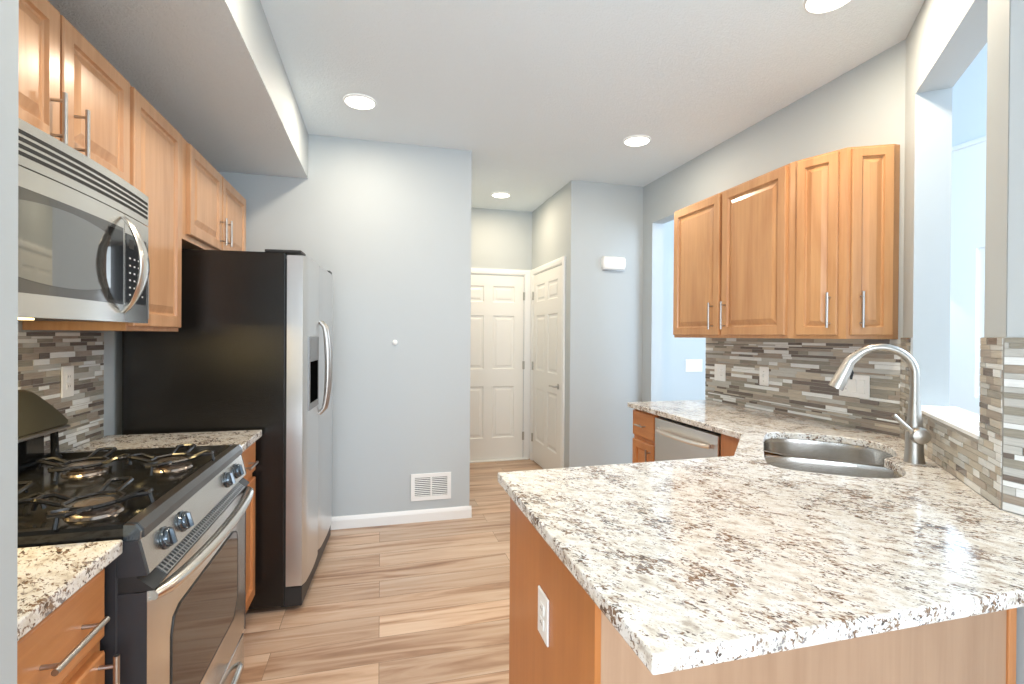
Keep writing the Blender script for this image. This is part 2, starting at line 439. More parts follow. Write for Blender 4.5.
# hall doors
def hall_door(name, fr, a0, a1, ztop, hinge_side, lever, casing=.062, cr=None):
    t = thing(name, None, None, fr((a0 + a1) / 2, 0, 0), kind='structure')
    bm = bmesh.new()
    zb = .012; T = .012
    wd = a1 - a0; st = .105; mid = .10
    ca = (a0 + a1) / 2
    zs = [(.25, .82), (1.01, 1.60), (1.745, 1.925)]
    # stiles, rails
    box(bm, fr, a0, a0 + st, 0, T, zb, ztop); box(bm, fr, a1 - st, a1, 0, T, zb, ztop); box(bm, fr, ca - mid / 2, ca + mid / 2, 0, T, zb, ztop)
    for s0, s1 in ((a0 + st, ca - mid / 2), (ca + mid / 2, a1 - st)):
        edges = [zb] + [z for p in zs for z in p] + [ztop]
        for i in range(0, len(edges), 2): box(bm, fr, s0, s1, 0, T, edges[i], edges[i + 1])
        for z0, z1 in zs: rings(bm, fr, s0, s1, z0, z1, [(0, T), (.010, T - .010), (.028, T - .010), (.045, T - .003)], back=False)
    obj('door_leaf', bm, M['door'], t)
    # casing: left, right, top with a moulded profile
    pr = [(0, 0), (0, .012), (.012, .019), (.040, .021), (casing, .018), (casing, 0)]
    zt = ztop + .012
    bm = bmesh.new()
    g = .008
    L = []
    def cs(side):
        if side == 0: return [[fr(a0 - g - p[0], p[1], z) for p in pr] for z in (0,)], None
    A0, A1 = a0 - g, a1 + g
    cw = cr if cr is not None else casing
    prl = pr; prr = [(p[0] * cw / casing, p[1]) for p in pr]
    path = [[fr(A0 - p[0], p[1], 0) for p in prl], [fr(A0 - p[0], p[1], zt + p[0]) for p in prl], [fr(A1 + q[0], q[1], zt + p[0]) for p, q in zip(prl, prr)], [fr(A1 + q[0], q[1], 0) for q in prr]]
    loft(bm, path)
    obj('door_casing', bm, M['trim'], t)
    ha = a1 + .002 if hinge_side > 0 else a0 - .002
    for hz in (.26, 1.05, ztop - .22):
        bm = bmesh.new()
        tube(bm, [fr(ha, T + .008, hz - .045), fr(ha, T + .008, hz + .045)], .007, 8)
        box(bm, fr, ha - .012, ha + .012, T, T + .004, hz - .045, hz + .045)
        obj('hinge', bm, M['hinge'], t)
    if lever is not None:
        bm = bmesh.new()
        la = lever
        lathe(bm, fr(la, T, .90), [(.026, 0), (.028, .006), (.012, .012), (.010, .045)], fr.o, 16)
        s = 1 if la < ca else -1
        tube(bm, [fr(la, T + .045, .90), fr(la + s * .03, T + .048, .90), fr(la + s * .13, T + .045, .895)], [.010, .009, .007], 10)
        obj('door_handle', bm, M['nickel'], t)
    return t
hall_door('door_1', Fr((0, HY), (1, 0), (0, -1)), .74, 1.545, 2.04, 1, None, cr=.086)
hall_door('door_2', Fr((HX, 0), (0, 1), (-1, 0)), 4.385, 5.265, 2.04, 1, 4.455, cr=.085)
bm = bx(.70, 1.60, HY - .06, HY - .0005, 0.0005, .012, .003); struct('trim_3', bm, M['trim'])

# ------------------------------------------------------------------ recessed ceiling lights
def recessed(x, y, label, power=17, col=WARM):
    t = thing('recessed_light', label, 'ceiling light', (x, y, CEIL), 'recessed ceiling lights')
    bm = bmesh.new(); lathe(bm, (x, y, CEIL - .012), [(.084, .004), (.086, 0), (.090, .003), (.094, .0115)], n=32, cap0=False, cap1=False)
    auto(obj('trim_ring', bm, M['trim'], t))
    bm = bmesh.new(); lathe(bm, (x, y, CEIL - .009), [(.0835, 0), (.0835, .0085)], n=32)
    obj('diffuser', bm, M['lamp'], t)
    area('bulb', (x, y, CEIL - .014), (x, y, 0),   .14, .14, power, col, parent=t, shape='DISK')
    return t
LIGHTS = [(-.127, 3.118, 'round recessed ceiling light nearest the refrigerator wall', 10),
          (1.751, 3.207, 'round recessed ceiling light above the far end of the right counter', 9),
          (1.139, 4.794, 'round recessed ceiling light in the small hall by the white doors', 11, (1.0, .82, .58)),
          (1.768, 1.650, 'round recessed ceiling light cut by the top edge above the sink', 15, (1.0, .85, .64)),
          (-.127, 1.650, 'round recessed ceiling light above the range aisle', 13)]
for args in LIGHTS: recessed(*args)

# ------------------------------------------------------------------ cabinet pieces
DOORP = [(0, 0), (0, .016), (.004, .0195), (.050, .0195), (.054, .010), (.059, .0065), (.064, .0075), (.090, .0175)]
DRAWP = [(0, 0), (0, .015), (.003, .018), (.006, .0195)]
def pull(parent, fr, a, z, L, vertical=True, off=.0195, r=.006):
    bm = bmesh.new()
    so = off + .032
    e = (L / 2 - .022)
    if vertical:
        tube(bm, [fr(a, so, z - L / 2), fr(a, so, z + L / 2)], r, 12)
        for s in (-1, 1): tube(bm, [fr(a, off - .001, z + s * e), fr(a, so, z + s * e)], r * .75, 10)
    else:
        tube(bm, [fr(a - L / 2, so, z), fr(a + L / 2, so, z)], r, 12)
        for s in (-1, 1): tube(bm, [fr(a + s * e, off - .001, z), fr(a + s * e, so, z)], r * .75, 10)
    o = obj('handle', bm, M['nickel'], parent); auto(o); return o
def cab_door(t, fr, o, a0, a1, z0, z1, mat, ha=None, hz=None, hl=.14, name='door'):
    f2 = Fr((fr.org.x + fr.o.x * o, fr.org.y + fr.o.y * o), fr.a, fr.o)
    bm = bmesh.new(); rings(bm, f2, a0, a1, z0, z1, DOORP if name == 'door' else DRAWP)
    d = obj(name, bm, mat, t)
    if ha is not None: pull(d, f2, ha, hz, hl, name == 'door', .0195)
    return d
def carcass(t, fr, a0, a1, o0, o1, z0, z1, mat, name='carcass'):
    bm = bmesh.new(); box(bm, fr, a0, a1, o0, o1, z0, z1, .0015); return obj(name, bm, mat, t)

# left wall cabinets (faces at X = -.87)
FO = -.89          # carcass face; door front at -.8705
t = thing('wall_cabinet', 'wooden two-door wall cabinet mounted above the microwave', 'cabinet', (-1.04, 1.68, 1.875))
carcass(t, LEFT, 1.265, 2.093, LX + .002, FO, 1.872, 2.285, M['maple'])
cab_door(t, LEFT, FO, 1.285, 1.678, 1.885, 2.272, M['maple'], 1.636, 1.962, .14)
cab_door(t, LEFT, FO, 1.690, 2.080, 1.885, 2.272, M['maple'], 1.745, 1.962, .14)
t = thing('wall_cabinet', 'tall narrow single-door wooden wall cabinet between microwave and refrigerator', 'cabinet', (-1.04, 2.33, 1.385))
carcass(t, LEFT, 2.097, 2.582, LX + .002, FO, 1.385, 2.285, M['maple'])
cab_door(t, LEFT, FO, 2.112, 2.562, 1.402, 2.272, M['maple'], 2.135, 1.525, .19)
t = thing('wall_cabinet', 'short two-door wooden wall cabinet hung over the refrigerator', 'cabinet', (-1.04, 3.15, 1.84))
carcass(t, LEFT, 2.587, 3.70, LX + .002, FO, 1.815, 2.285, M['maple'])
cab_door(t, LEFT, FO, 2.668, 3.148, 1.845, 2.272, M['maple'], 3.112, 1.948, .15)
cab_door(t, LEFT, FO, 3.166, 3.668, 1.845, 2.272, M['maple'], 3.212, 1.955, .15)

# left base cabinets and tops
def base_left(a0, a1, label, drawer_z, ha_d, ha_v, hv_z, hv_l=.16, hl=.13):
    t = thing('base_cabinet', label, 'cabinet', (-.89, (a0 + a1) / 2, 0))
    bm = bmesh.new(); box(bm, LEFT, a0, a1, LX + .002, -.595, .10, CT - .035, .0015); box(bm, LEFT, a0, a1, LX + .002, -.66, 0.0, .10)
    obj('carcass', bm, M['maple_low'], t)
    cab_door(t, LEFT, -.595, a0 + .02, a1 - .02, drawer_z, CT - .048, M['maple_low_h'], ha_d, (drawer_z + CT - .048) / 2 - .005, hl, 'drawer')
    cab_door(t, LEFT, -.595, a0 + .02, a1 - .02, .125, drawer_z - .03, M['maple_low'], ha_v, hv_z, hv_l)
    return t
base_left(.912, 1.292, 'wooden base cabinet with drawer at the left foreground beside the range', .715, 1.12, 1.245, .605, .16, .17)
base_left(2.190, 2.640, 'narrow wooden base cabinet with drawer between range and refrigerator', .725, 2.44, None, None)

def slab(name, outer, hole, z0, z1, mat, parent=None):
    bm = bmesh.new()
    def ring(pts, z):
        vs = [bm.verts.new((p[0], p[1], z)) for p in pts]
        return vs, [bm.edges.new((vs[i], vs[(i + 1) % len(vs)])) for i in range(len(vs))]
    for z in (z0, z1):
        vo, eo = ring(outer, z); es = eo
        if hole: vh, eh = ring(hole, z); es = eo + eh
        bmesh.ops.triangle_fill(bm, use_beauty=True, use_dissolve=False, edges=es)
        if z == z0: o0 = vo; h0 = vh if hole else None
        else: o1 = vo; h1 = vh if hole else None
    for a, b in ((o0, o1), (h0, h1)):
        if a:
            for i in range(len(a)):
                k = (i + 1) % len(a); bm.faces.new((a[i], a[k], b[k], b[i]))
    return obj(name, bm, mat, parent)
def bevel_mod(o, wdt=.004, seg=2):
    m = o.modifiers.new('edge', 'BEVEL'); m.width = wdt; m.segments = seg; m.limit_method = 'ANGLE'; m.angle_limit = math.radians(50)
o = slab('countertop', [(LX + .002, .908), (-.556, .908), (-.556, 1.302), (LX + .002, 1.302)], None, CT - .032, CT, M['granite'])
origin_to(o, (-.88, 1.09, CT - .032)); bevel_mod(o); tag(o, 'short speckled granite countertop at the left foreground before the range', 'countertop')
o = slab('countertop', [(LX + .002, 2.185), (-.553, 2.185), (-.553, 2.642), (LX + .002, 2.642)], None, CT - .032, CT, M['granite'])
origin_to(o, (-.88, 2.41, CT - .032)); bevel_mod(o); tag(o, 'small granite countertop between the range and the refrigerator', 'countertop')

# ------------------------------------------------------------------ mosaic backsplashes
def mosaic(name, fr, a0, a1, z0, z1, holes, label, seed, th=.009, weights=(3, 3, 5, 3, 4, 3), hs=(.009, .015, .015, .022), ls=(.07, .10, .13, .16, .20, .25, .30)):
    rnd = random.Random(seed)
    bm = bmesh.new()
    def solid(x0, x1, y0, y1, oo0, oo1, mi, bev=0):
        box(bm, fr, x0, x1, oo0, oo1, y0, y1, bev, mi)
    # grout bed, split round the holes
    zs = sorted({z0, z1} | {h[2] for h in holes} | {h[3] for h in holes}); zs = [z for z in zs if z0 <= z <= z1]
    def spans(za, zb):
        s = [(a0, a1)]
        for h in holes:
            if h[2] < zb - 1e-5 and h[3] > za + 1e-5:
                n = []
                for p, q in s:
                    if h[0] > p: n.append((p, min(q, h[0])))
                    if h[1] < q: n.append((max(p, h[1]), q))
                s = [x for x in n if x[1] - x[0] > .002]
        return s
    for i in range(len(zs) - 1):
        for p, q in spans(zs[i], zs[i + 1]): solid(p, q, zs[i], zs[i + 1], .0005, th - .002, 6)
    g = .0008; z = z0 + .001; prev = None
    while z < z1 - .006:
        h = rnd.choice(hs); h = min(h, z1 - z)
        if z1 - (z + h) < .009: h = z1 - z
        a = a0 - rnd.random() * .1
        while a < a1:
            L = rnd.choice(ls)
            mi = rnd.choices(range(6), weights)[0]
            if mi == prev: mi = rnd.choices(range(6), weights)[0]
            prev = mi
            for p, q in spans(z, z + h):
                x0, x1 = max(a, p), min(a + L, q)
                if x1 - x0 > .004: 
                    t2 = th + rnd.choice([0, .0006, -.0006])
                    vs = [fr(x0 + g, t2, z + g), fr(x1 - g, t2, z + g), fr(x1 - g, t2, z + h - g), fr(x0 + g, t2, z + h - g)]
                    vb = [fr(x0 + g, th - .0021, z + g), fr(x1 - g, th - .0021, z + g), fr(x1 - g, th - .0021, z + h - g), fr(x0 + g, th - .0021, z + h - g)]
                    loft(bm, [vb, vs], True, False, True, mi)
            a += L
        z += h
    me_o = obj(name, bm, TILES + [M['grout']])
    c = fr((a0 + a1) / 2, 0, z0); origin_to(me_o, c)
    tag(me_o, label, 'backsplash')
    return me_o
ZT = 1.372
Lw = Fr((LX, 0), (0, 1), (1, 0)); Rw = Fr((RX, 0), (0, 1), (-1, 0)); Nw = Fr((BX, 0), (0, 1), (-1, 0))
mosaic('tile_backsplash', Lw, .91, 2.610, CT + .001, ZT + .006, [], 'strip mosaic tile backsplash on the left wall behind the range', 3, weights=(5, 3, 4, 6, 2, 2), ls=(.06, .09, .12, .16))
mosaic('tile_backsplash', Rw, 1.790, 3.235, CT + .001, ZT - .001, [], 'long strip mosaic backsplash under the right wall cabinets', 5, weights=(4, 3, 5, 4, 4, 3))
mosaic('tile_backsplash', DIAG, .0, DL + .006, CT + .001, ZT + .008, [(S0, S1, SZ + .0005, 3)], 'strip mosaic backsplash on the angled wall below the pass-through sill', 9, weights=(2, 4, 4, 1, 8, 2), hs=(.015, .022, .022), ls=(.05, .07, .10, .13))  # sand-heavy mix puts this wall's warm light into the tile colour
mosaic('tile_backsplash', Nw, .64, DB.y - .004, CT + .001, ZT + .008, [], 'strip mosaic backsplash with bluish daylight at the right picture edge', 12, weights=(4, 7, 1, 1, 0, 5), hs=(.015, .022, .022))  # greyer tile choice carries the cool daylight as colour

# ------------------------------------------------------------------ electrical plates
def plate(name, label, cat, fr, ac, zc, wdt, h, kinds, off=.0, group=None):
    t = thing(name, label, cat, fr(ac, off, zc), group)
    bm = bmesh.new(); box(bm, fr, ac - wdt / 2, ac + wdt / 2, off, off + .006, zc - h / 2, zc + h / 2, .0025)
    obj('plate', bm, M['plastic'], t)
    n = len(kinds)
    for i, k in enumerate(kinds):
        c = ac + (i - (n - 1) / 2) * .046
        if k == 'rocker':
            bm = bmesh.new(); L = [[fr(c - .016, off + .006, zc - .033), fr(c + .016, off + .006, zc - .033), fr(c + .016, off + .006, zc + .033), fr(c - .016, off + .006, zc + .033)],
                                   [fr(c - .015, off + .008, zc - .032), fr(c + .015, off + .008, zc - .032), fr(c + .015, off + .011, zc + .032), fr(c - .015, off + .011, zc + .032)]]
            loft(bm, L); obj('rocker_switch', bm, M['plastic'], t)
        elif k == 'toggle':
            bm = bmesh.new(); box(bm, fr, c - .005, c + .005, off + .006, off + .016, zc - .004, zc + .014, .001); obj('toggle_switch', bm, M['plastic'], t)
            bm = bmesh.new()
            bm.free()
            for s in (-1, 1):
                bm = bmesh.new(); lathe(bm, fr(c, off + .006, zc + s * .030), [(.003, 0), (.003, .001)], fr.o, 8)
                obj('screw', bm, M['hinge'], t)
        else:
            for s in (-1, 1):
                bm = bmesh.new(); box(bm, fr, c - .016, c + .016, off + .006, off + .009, zc + s * .019 - .014, zc + s * .019 + .014, .002)
                soc = obj('outlet_face', bm, M['plastic'], t)
                for q in (-1, 1):
                    bm = bmesh.new(); box(bm, fr, c + q * .006 - .001, c + q * .006 + .001, off + .009, off + .0094, zc + s * .019 - .003, zc + s * .019 + .005)
                    obj('slot', bm, M['plastic_dark'], soc)
    return t
TH = .0098
plate('outlet', 'white outlet plate on the left mosaic backsplash beside the range', 'outlet', Lw, 2.335, 1.185, .078, .122, ['outlet'], TH)
plate('switch_plate', 'white double plate on the right mosaic backsplash, nearest the doorway', 'switch plate', Rw, 3.064, 1.125, .118, .118, ['outlet', 'rocker'], TH)
plate('switch_plate', 'narrow white single switch on the long right mosaic, next to the double plate', 'switch plate', Rw, 2.641, 1.132, .078, .118, ['toggle'], TH)
plate('switch_plate', 'wide white plate with outlet and switches on the mosaic behind the faucet', 'switch plate', Rw, 2.022, 1.132, .170, .118, ['rocker', 'rocker', 'outlet'], TH)
plate('switch_plate', 'white triple switch plate on the blue wall seen through the right doorway', 'switch plate', Fr((0, 4.3), (1, 0), (0, -1)), 2.985, 1.096, .19, .122, ['rocker', 'rocker', 'rocker'], .0005)
EX = .4215
plate('outlet', 'white double outlet on the wooden end panel of the peninsula', 'outlet', Fr((EX, 0), (0, 1), (-1, 0)), 1.245, .640, .082, .122, ['outlet'], .0005)

# ------------------------------------------------------------------ right counter and peninsula
sO = Vector((1.365, 1.53)); sa = Vector((.66, .75)).normalized(); sb = Vector((.75, -.66)).normalized()
def sp(a, b): q = sO + sa * a + sb * b; return (q.x, q.y)
HOLE = [(.03, 0), (.34, -.005), (.64, 0), (.70, .03), (.735, .12), (.74, .25), (.72, .37), (.66, .445), (.57, .478), (.47, .480), (.40, .47), (.345, .44), (.305, .405),
        (.265, .42), (.19, .440), (.11, .437), (.035, .415), (-.02, .375), (-.045, .29), (-.056, .2), (-.056, .1), (-.034, .03)]
HOLE_S = smooth_poly(HOLE, 1)
hole_w = [sp(*p) for p in HOLE_S]
outer = [(EX - .0375, .645), (BX - .002, .645), (BX - .002, DB.y), (DB.x - .004, DB.y + .004), (RX - .002, DA.y + .002), (RX - .002, 3.205), (1.70, 3.205), (1.682, 3.187), (1.682, 2.040), (1.336, 1.662), (EX - .0375, 1.642)]
o = slab('countertop', outer, hole_w, CT - .032, CT, M['granite'])
origin_to(o, (1.2, 1.2, CT - .032)); bevel_mod(o, .004)
tag(o, 'large L-shaped speckled granite countertop with undermount sink and peninsula', 'countertop')

t = thing('peninsula_base', 'wooden peninsula base with pale back panel and amber end panel', 'cabinet', (1.0, 1.28, 0))
PY = .93; zt = CT - .033
bm = bx(EX + .015, 1.33, PY + .016, 1.60, .0, zt); obj('carcass', bm, M['maple_low'], t)
bm = bx(EX + .012, 1.590, PY, PY + .015, .0, zt, .001); obj('back_panel', bm, M['maple_pale'], t)
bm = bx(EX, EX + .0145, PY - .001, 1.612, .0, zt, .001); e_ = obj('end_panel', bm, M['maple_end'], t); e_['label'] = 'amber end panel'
bm = bx(1.5905, 1.618, PY - .006, PY + .012, .0, zt, .002); obj('trim_strip', bm, M['maple_low'], t)

# corner sink cabinet (angled front), under the diagonal edge
t = thing('sink_cabinet', 'angled wooden sink base cabinet in the counter corner', 'cabinet', (1.75, 1.75, 0))
bm = bmesh.new()
cp = [(1.375, 1.632), (1.715, 2.045), (1.715, 2.232), (1.80, 2.232), (1.80, 2.12), (1.40, 1.632)]
prism(bm, cp, .10, zt, lambda p, h: Vector((p[0], p[1], h)))
obj('front_frame', bm, M['maple_low'], t)
dfr = Fr((1.375, 1.632), (.34, .413), (-.413, .34))
cab_door(t, dfr, .001, .06, .44, .13, zt - .03, M['maple_low'])

# small base cabinet at the far end
t = thing('base_cabinet', 'small wooden base cabinet with drawer at the far end of the right counter', 'cabinet', (2.0, 3.03, 0))
bm = bmesh.new(); box(bm, RIGHT, 2.885, 3.185, -(RX - .002), -1.735, .10, zt, .0015); box(bm, RIGHT, 2.885, 3.185, -(RX - .002), -1.80, 0, .10)
obj('carcass', bm, M['maple_low'], t)
cab_door(t, RIGHT, -1.735, 2.895, 3.175, .695, .865, M['maple_low_h'], 3.035, .775, .11, 'drawer')
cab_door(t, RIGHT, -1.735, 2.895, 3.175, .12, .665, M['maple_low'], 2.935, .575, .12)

# dishwasher
t = thing('dishwasher', 'stainless steel dishwasher with curved bar handle under the right counter', 'dishwasher', (2.0, 2.55, 0))
bm = bmesh.new(); box(bm, RIGHT, 2.235, 2.875, -(RX - .03), -1.745, .005, .862); obj('body', bm, M['black_matt'], t)
bm = bmesh.new(); box(bm, RIGHT, 2.245, 2.868, -1.744, -1.708, .11, .858, .004, seg=2); dw = obj('door', bm, M['steel_dw'], t)
bm = bmesh.new(); pts = []
for i in range(17):
    s = i / 16; a = 2.30 + (2.81 - 2.30) * s
    out = -1.700 + .045 * math.sin(PI * s) ** .5
    pts.append(RIGHT(a, out, .792 - .0 * s))
tube(bm, pts, .016, 10, flat=.8); auto(obj('handle', bm, M['steel_dw'], dw))
bm = bmesh.new(); box(bm, RIGHT, 2.26, 2.85, -1.80, -1.78, .01, .10); obj('toe_panel', bm, M['black_matt'], t)

# sink
t = thing('sink', 'stainless steel double-bowl undermount corner sink', 'sink', (sp(.33, .22)[0], sp(.33, .22)[1], .70))
def bowl(poly, depth, name):
    bm = bmesh.new()
    cx = sum(p[0] for p in poly) / len(poly); cy = sum(p[1] for p in poly) / len(poly)
    def sc_(k): return [(cx + (p[0] - cx) * k, cy + (p[1] - cy) * k) for p in poly]
    zt_ = CT - .0335
    L = [(1.06, zt_ - .001), (1.0, zt_ - .001), (.985, zt_ - .02), (.965, zt_ - depth + .04), (.93, zt_ - depth + .012), (.85, zt_ - depth), (.12, zt_ - depth - .004)]
    rows = [[Vector((*sp(*q), z)) for q in sc_(k)] for k, z in L]
    loft(bm, rows, True, False, True)
    o_ = obj(name, bm, M['steel_sink'], t); auto(o_, 50)
    bm = bmesh.new(); c = sp(cx, cy); lathe(bm, (c[0], c[1], zt_ - depth - .002), [(.045, 0), (.042, .004), (.030, .002), (.008, .003)], n=20)
    auto(obj('drain', bm, M['nickel'], o_))
nearb = [(.02, -.012), (.318, -.012), (.318, .435), (.24, .455), (.12, .462), (.03, .445), (-.035, .395), (-.066, .30), (-.078, .2), (-.078, .1), (-.05, .02)]
farb = [(.342, -.012), (.65, -.012), (.712, .02), (.745, .12), (.75, .25), (.73, .37), (.668, .455), (.57, .488), (.47, .49), (.40, .48), (.342, .455)]
def dens(p, it=1): return smooth_poly(p, it)
bowl(dens(nearb), .20, 'bowl'); bowl(dens(farb), .20, 'bowl')
bm = bmesh.new(); fs = Fr(sp(0, 0), sa, sb)
box(bm, fs, .316, .344, .0, .44, .80, CT - .037, .006, seg=2); auto(obj('divider', bm, M['steel_sink'], t))

# faucet
fb = Vector((1.931, 1.419, 0)); fd = Vector((-.80, .60, 0)).normalized(); fp = Vector((fd.y, -fd.x, 0))
if fp.y > 0: fp = -fp
t = thing('faucet', 'brushed nickel pull-down faucet with high arched spout beside the sink', 'faucet', (fb.x, fb.y, CT))
def fpt(d, z, s=0): return Vector((fb.x, fb.y, 0)) + fd * d + fp * s + Vector((0, 0, z))
bm = bmesh.new(); lathe(bm, fpt(0, CT), [(.0335, 0), (.0335, .004), (.0310, .010), (.0285, .05), (.0280, .115), (.0270, .128), (.0245, .145), (.0205, .185), (.0170, .235), (.0153, .262)], n=28)
auto(obj('body', bm, M['nickel_dark'], t))
bm = bmesh.new(); pts = [fpt(0, CT + .262)]
pts += [fpt(.105 - .105 * math.cos(a), 1.243 + .098 * math.sin(a)) for a in [PI * i / 22 for i in range(0, 18)]]
tube(bm, pts, .0150, 16); auto(obj('spout', bm, M['nickel_dark'], t))
p0 = pts[-1]; p1 = fpt(.2530, 1.180); dr = (pts[-1] - pts[-2]).normalized()
bm = bmesh.new(); tube(bm, [p0 - dr * .004, p0 + dr * .03, p1 * .5 + p0 * .5 + (fd * .006), p1], [.0165, .0190, .0235, .0265], 18); hd = auto(obj('spray_head', bm, M['nickel_dark'], t))
bm = bmesh.new(); mid = p0 * .42 + p1 * .58; bb = mid - fd * .022 + Vector((0, 0, .0))
tube(bm, [bb + Vector((0, 0, .022)), bb + Vector((0, 0, .008)) - fd * .004, bb - Vector((0, 0, .018))], [.004, .0055, .004], 8); obj('spray_button', bm, M['rubber'], hd)
hc = fpt(-.004, CT + .106, .032)
bm = bmesh.new(); lathe(bm, hc, [(.026, -.010), (.031, .004), (.031, .018), (.026, .030), (.010, .034)], fp, 24)
hb = auto(obj('handle_hub', bm, M['nickel_dark'], t))
bm = bmesh.new(); tube(bm, [hc + fp * .014 + fd * .012, hc + fp * .016 + fd * .055 + Vector((0, 0, .044)), hc + fp * .016 + fd * .082 + Vector((0, 0, .072))], [.008, .0075, .0085], 12)
auto(obj('lever', bm, M['nickel_dark'], hb))

# ------------------------------------------------------------------ right wall cabinets
ZB, ZU = 1.372, 2.286
t = thing('wall_cabinet', 'wooden wall cabinet with two wide doors on the right wall', 'cabinet', (2.2, 2.67, ZB))
carcass(t, RIGHT, 2.150, 3.200, -(RX - .002), -2.058, ZB, ZU, M['maple_r'])
cab_door(t, RIGHT, -2.058, 2.690, 3.188, ZB + .018, ZU - .012, M['maple_r'], 2.742, 1.510, .17)
cab_door(t, RIGHT, -2.058, 2.162, 2.662, ZB + .018, ZU - .012, M['maple_r'], 2.622, 1.510, .17)
t = thing('wall_cabinet', 'wooden wall cabinet with two narrow angled doors beside the pass-through', 'cabinet', (2.2, 1.97, ZB))
K = [(2.058, 2.1485), (2.062, 2.125), (2.150, 1.900), (2.318, 1.808), (RX - .002, 1.808), (RX - .002, 2.1485)]
bm = bmesh.new(); prism(bm, K, ZB, ZU, lambda p, h: Vector((p[0], p[1], h))); obj('carcass', bm, M['maple_r'], t)
def ang_door(p, q, i0, i1, ha):
    p = Vector(p); q = Vector(q); d = (q - p).normalized(); n = Vector((d.y, -d.x))
    if n.x > 0: n = -n
    f = Fr(p, d, n); L = (q - p).length
    DP = [(a * .8 if a > .01 else a, b) for a, b in DOORP]
    bm = bmesh.new(); f2 = f
    f3 = Fr((p.x + n.x * .001, p.y + n.y * .001), d, n)
    rings(bm, f3, i0, L - i1, ZB + .018, ZU - .012, DP); dobj = obj('door', bm, M['maple_r'], t)
    pull(dobj, f3, ha, 1.510, .17)
ang_door(K[1], K[2], .018, .034, .178)
ang_door(K[2], K[3], .014, .004, .052)

# ------------------------------------------------------------------ wall fittings
t = thing('vent_cover', 'white metal return air vent low on the grey wall', 'vent', (.367, VY, .156))
fv = Fr((0, VY), (1, 0), (0, -1)); bm = bmesh.new()
V0, V1, Z0, Z1 = .220, .515, .156, .355
for a in ((V0, V1, Z0, Z0 + .030), (V0, V1, Z1 - .030, Z1), (V0, V0 + .028, Z0 + .03, Z1 - .03), (V1 - .028, V1, Z0 + .03, Z1 - .03), ((V0 + V1) / 2 - .006, (V0 + V1) / 2 + .006, Z0 + .03, Z1 - .03)):
    box(bm, fv, a[0], a[1], .0005, .009, a[2], a[3], .0015)
obj('frame', bm, M['plastic'], t)
bm = bmesh.new()
for i in range(10):
    z = Z0 + .036 + i * .0138
    loft(bm, [[fv(a, .001, z + .002), fv(a, .0075, z - .003), fv(a, .0080, z - .0015), fv(a, .0015, z + .0040)] for a in (V0 + .028, V1 - .028)])
obj('louvre', bm, M['plastic'], t)
bm = bmesh.new(); box(bm, fv, V0 + .028, V1 - .028, .0002, .0008, Z0 + .03, Z1 - .03); obj('backing', bm, M['plastic_dark'], t)
bm = bmesh.new(); box(bm, fv, V1 - .016, V1 - .010, .009, .018, Z1 - .085, Z1 - .055, .001); obj('damper_lever', bm, M['plastic'], t)

bm = bmesh.new(); lathe(bm, (.100, VY - .0005, 1.323), [(.017, 0), (.019, .004), (.018, .010), (.012, .016), (.004, .019)], (0, -1, 0), 20)
o = auto(obj('wall_bumper', bm, M['plastic'])); origin_to(o, (.100, VY, 1.323)); tag(o, 'small round white bumper on the grey wall beside the refrigerator', 'wall bumper')
t = thing('door_chime', 'white rounded rectangular chime box high on the grey wall by the hall', 'door chime', (2.03, TY, 1.985))
fc = Fr((0, TY), (1, 0), (0, -1)); bm = bmesh.new()
L = []
for k, o_ in ((0, 0.0005), (0, .030), (.006, .042), (.02, .048)):
    a0, a1, z0, z1 = 1.935 + k, 2.165 - k, 1.985 + k, 2.105 - k
    L.append([fc(a0 + .012, o_, z0), fc(a1 - .012, o_, z0), fc(a1, o_, z0 + .03), fc(a1 + .003, o_, (z0 + z1) / 2), fc(a1, o_, z1 - .02), fc(a1 - .012, o_, z1), fc(a0 + .012, o_, z1), fc(a0, o_, z1 - .02), fc(a0 - .003, o_, (z0 + z1) / 2), fc(a0, o_, z0 + .03)])
loft(bm, L); auto(obj('cover', bm, M['plastic'], t), 40)
bm = bmesh.new(); box(bm, fc, 1.95, 2.15, .001, .026, 1.978, 1.9845, .001); obj('base_plate', bm, M['grey_trim'], t)

# ------------------------------------------------------------------ refrigerator
t = thing('refrigerator', 'side-by-side refrigerator with black sides and stainless doors', 'refrigerator', (-.46, 2.665, 0))
ang = math.radians(3.4)
ff = Fr((-.455, 2.665), (-math.sin(-ang), math.cos(ang)), (math.cos(ang), -math.sin(ang)))
# a along the front (away from camera), o outwards (towards the aisle)
FWD = .925
bm = bmesh.new(); box(bm, ff, 0, FWD, -.712, 0, .03, 1.780, .006, seg=2); obj('body', bm, M['fridge_black'], t)
def fdoor(a0, a1, hside):
    bm = bmesh.new(); n = 10
    pr = []
    for i in range(n + 1):
        s = i / n; a = a0 + (a1 - a0) * s
        q = min(s, 1 - s) * (a1 - a0)
        out = .090 + .008 * math.sin(PI * s) - (.010 * (1 - min(1, q / .012)) if q < .012 else 0)
        pr.append((a, out))
    pts = [(a0, .006)] + pr + [(a1, .006)]
    loft(bm, [[ff(a, o_, z) for a, o_ in pts] for z in (.125, .129, 1.764, 1.768)])
    d = auto(obj('door', bm, M['steel_fridge'], t), 30)
    return d
d1 = fdoor(.003, .403, 1); d2 = fdoor(.409, FWD - .003, 0)
def fhandle(par, a):
    bm = bmesh.new(); z0, z1 = .925, 1.450
    za = [z0 + (z1 - z0) * i / 20 for i in range(21)]
    pts = [ff(a, .096 + .044 * math.sin(PI * i / 20) ** .33, za[i]) for i in range(21)]
    tube(bm, pts, [.009 + .004 * math.sin(PI * i / 20) for i in range(21)], 12, flat=1.2)
    auto(obj('handle', bm, M['nickel_dark'], par))
fhandle(d1, .372); fhandle(d2, .440)
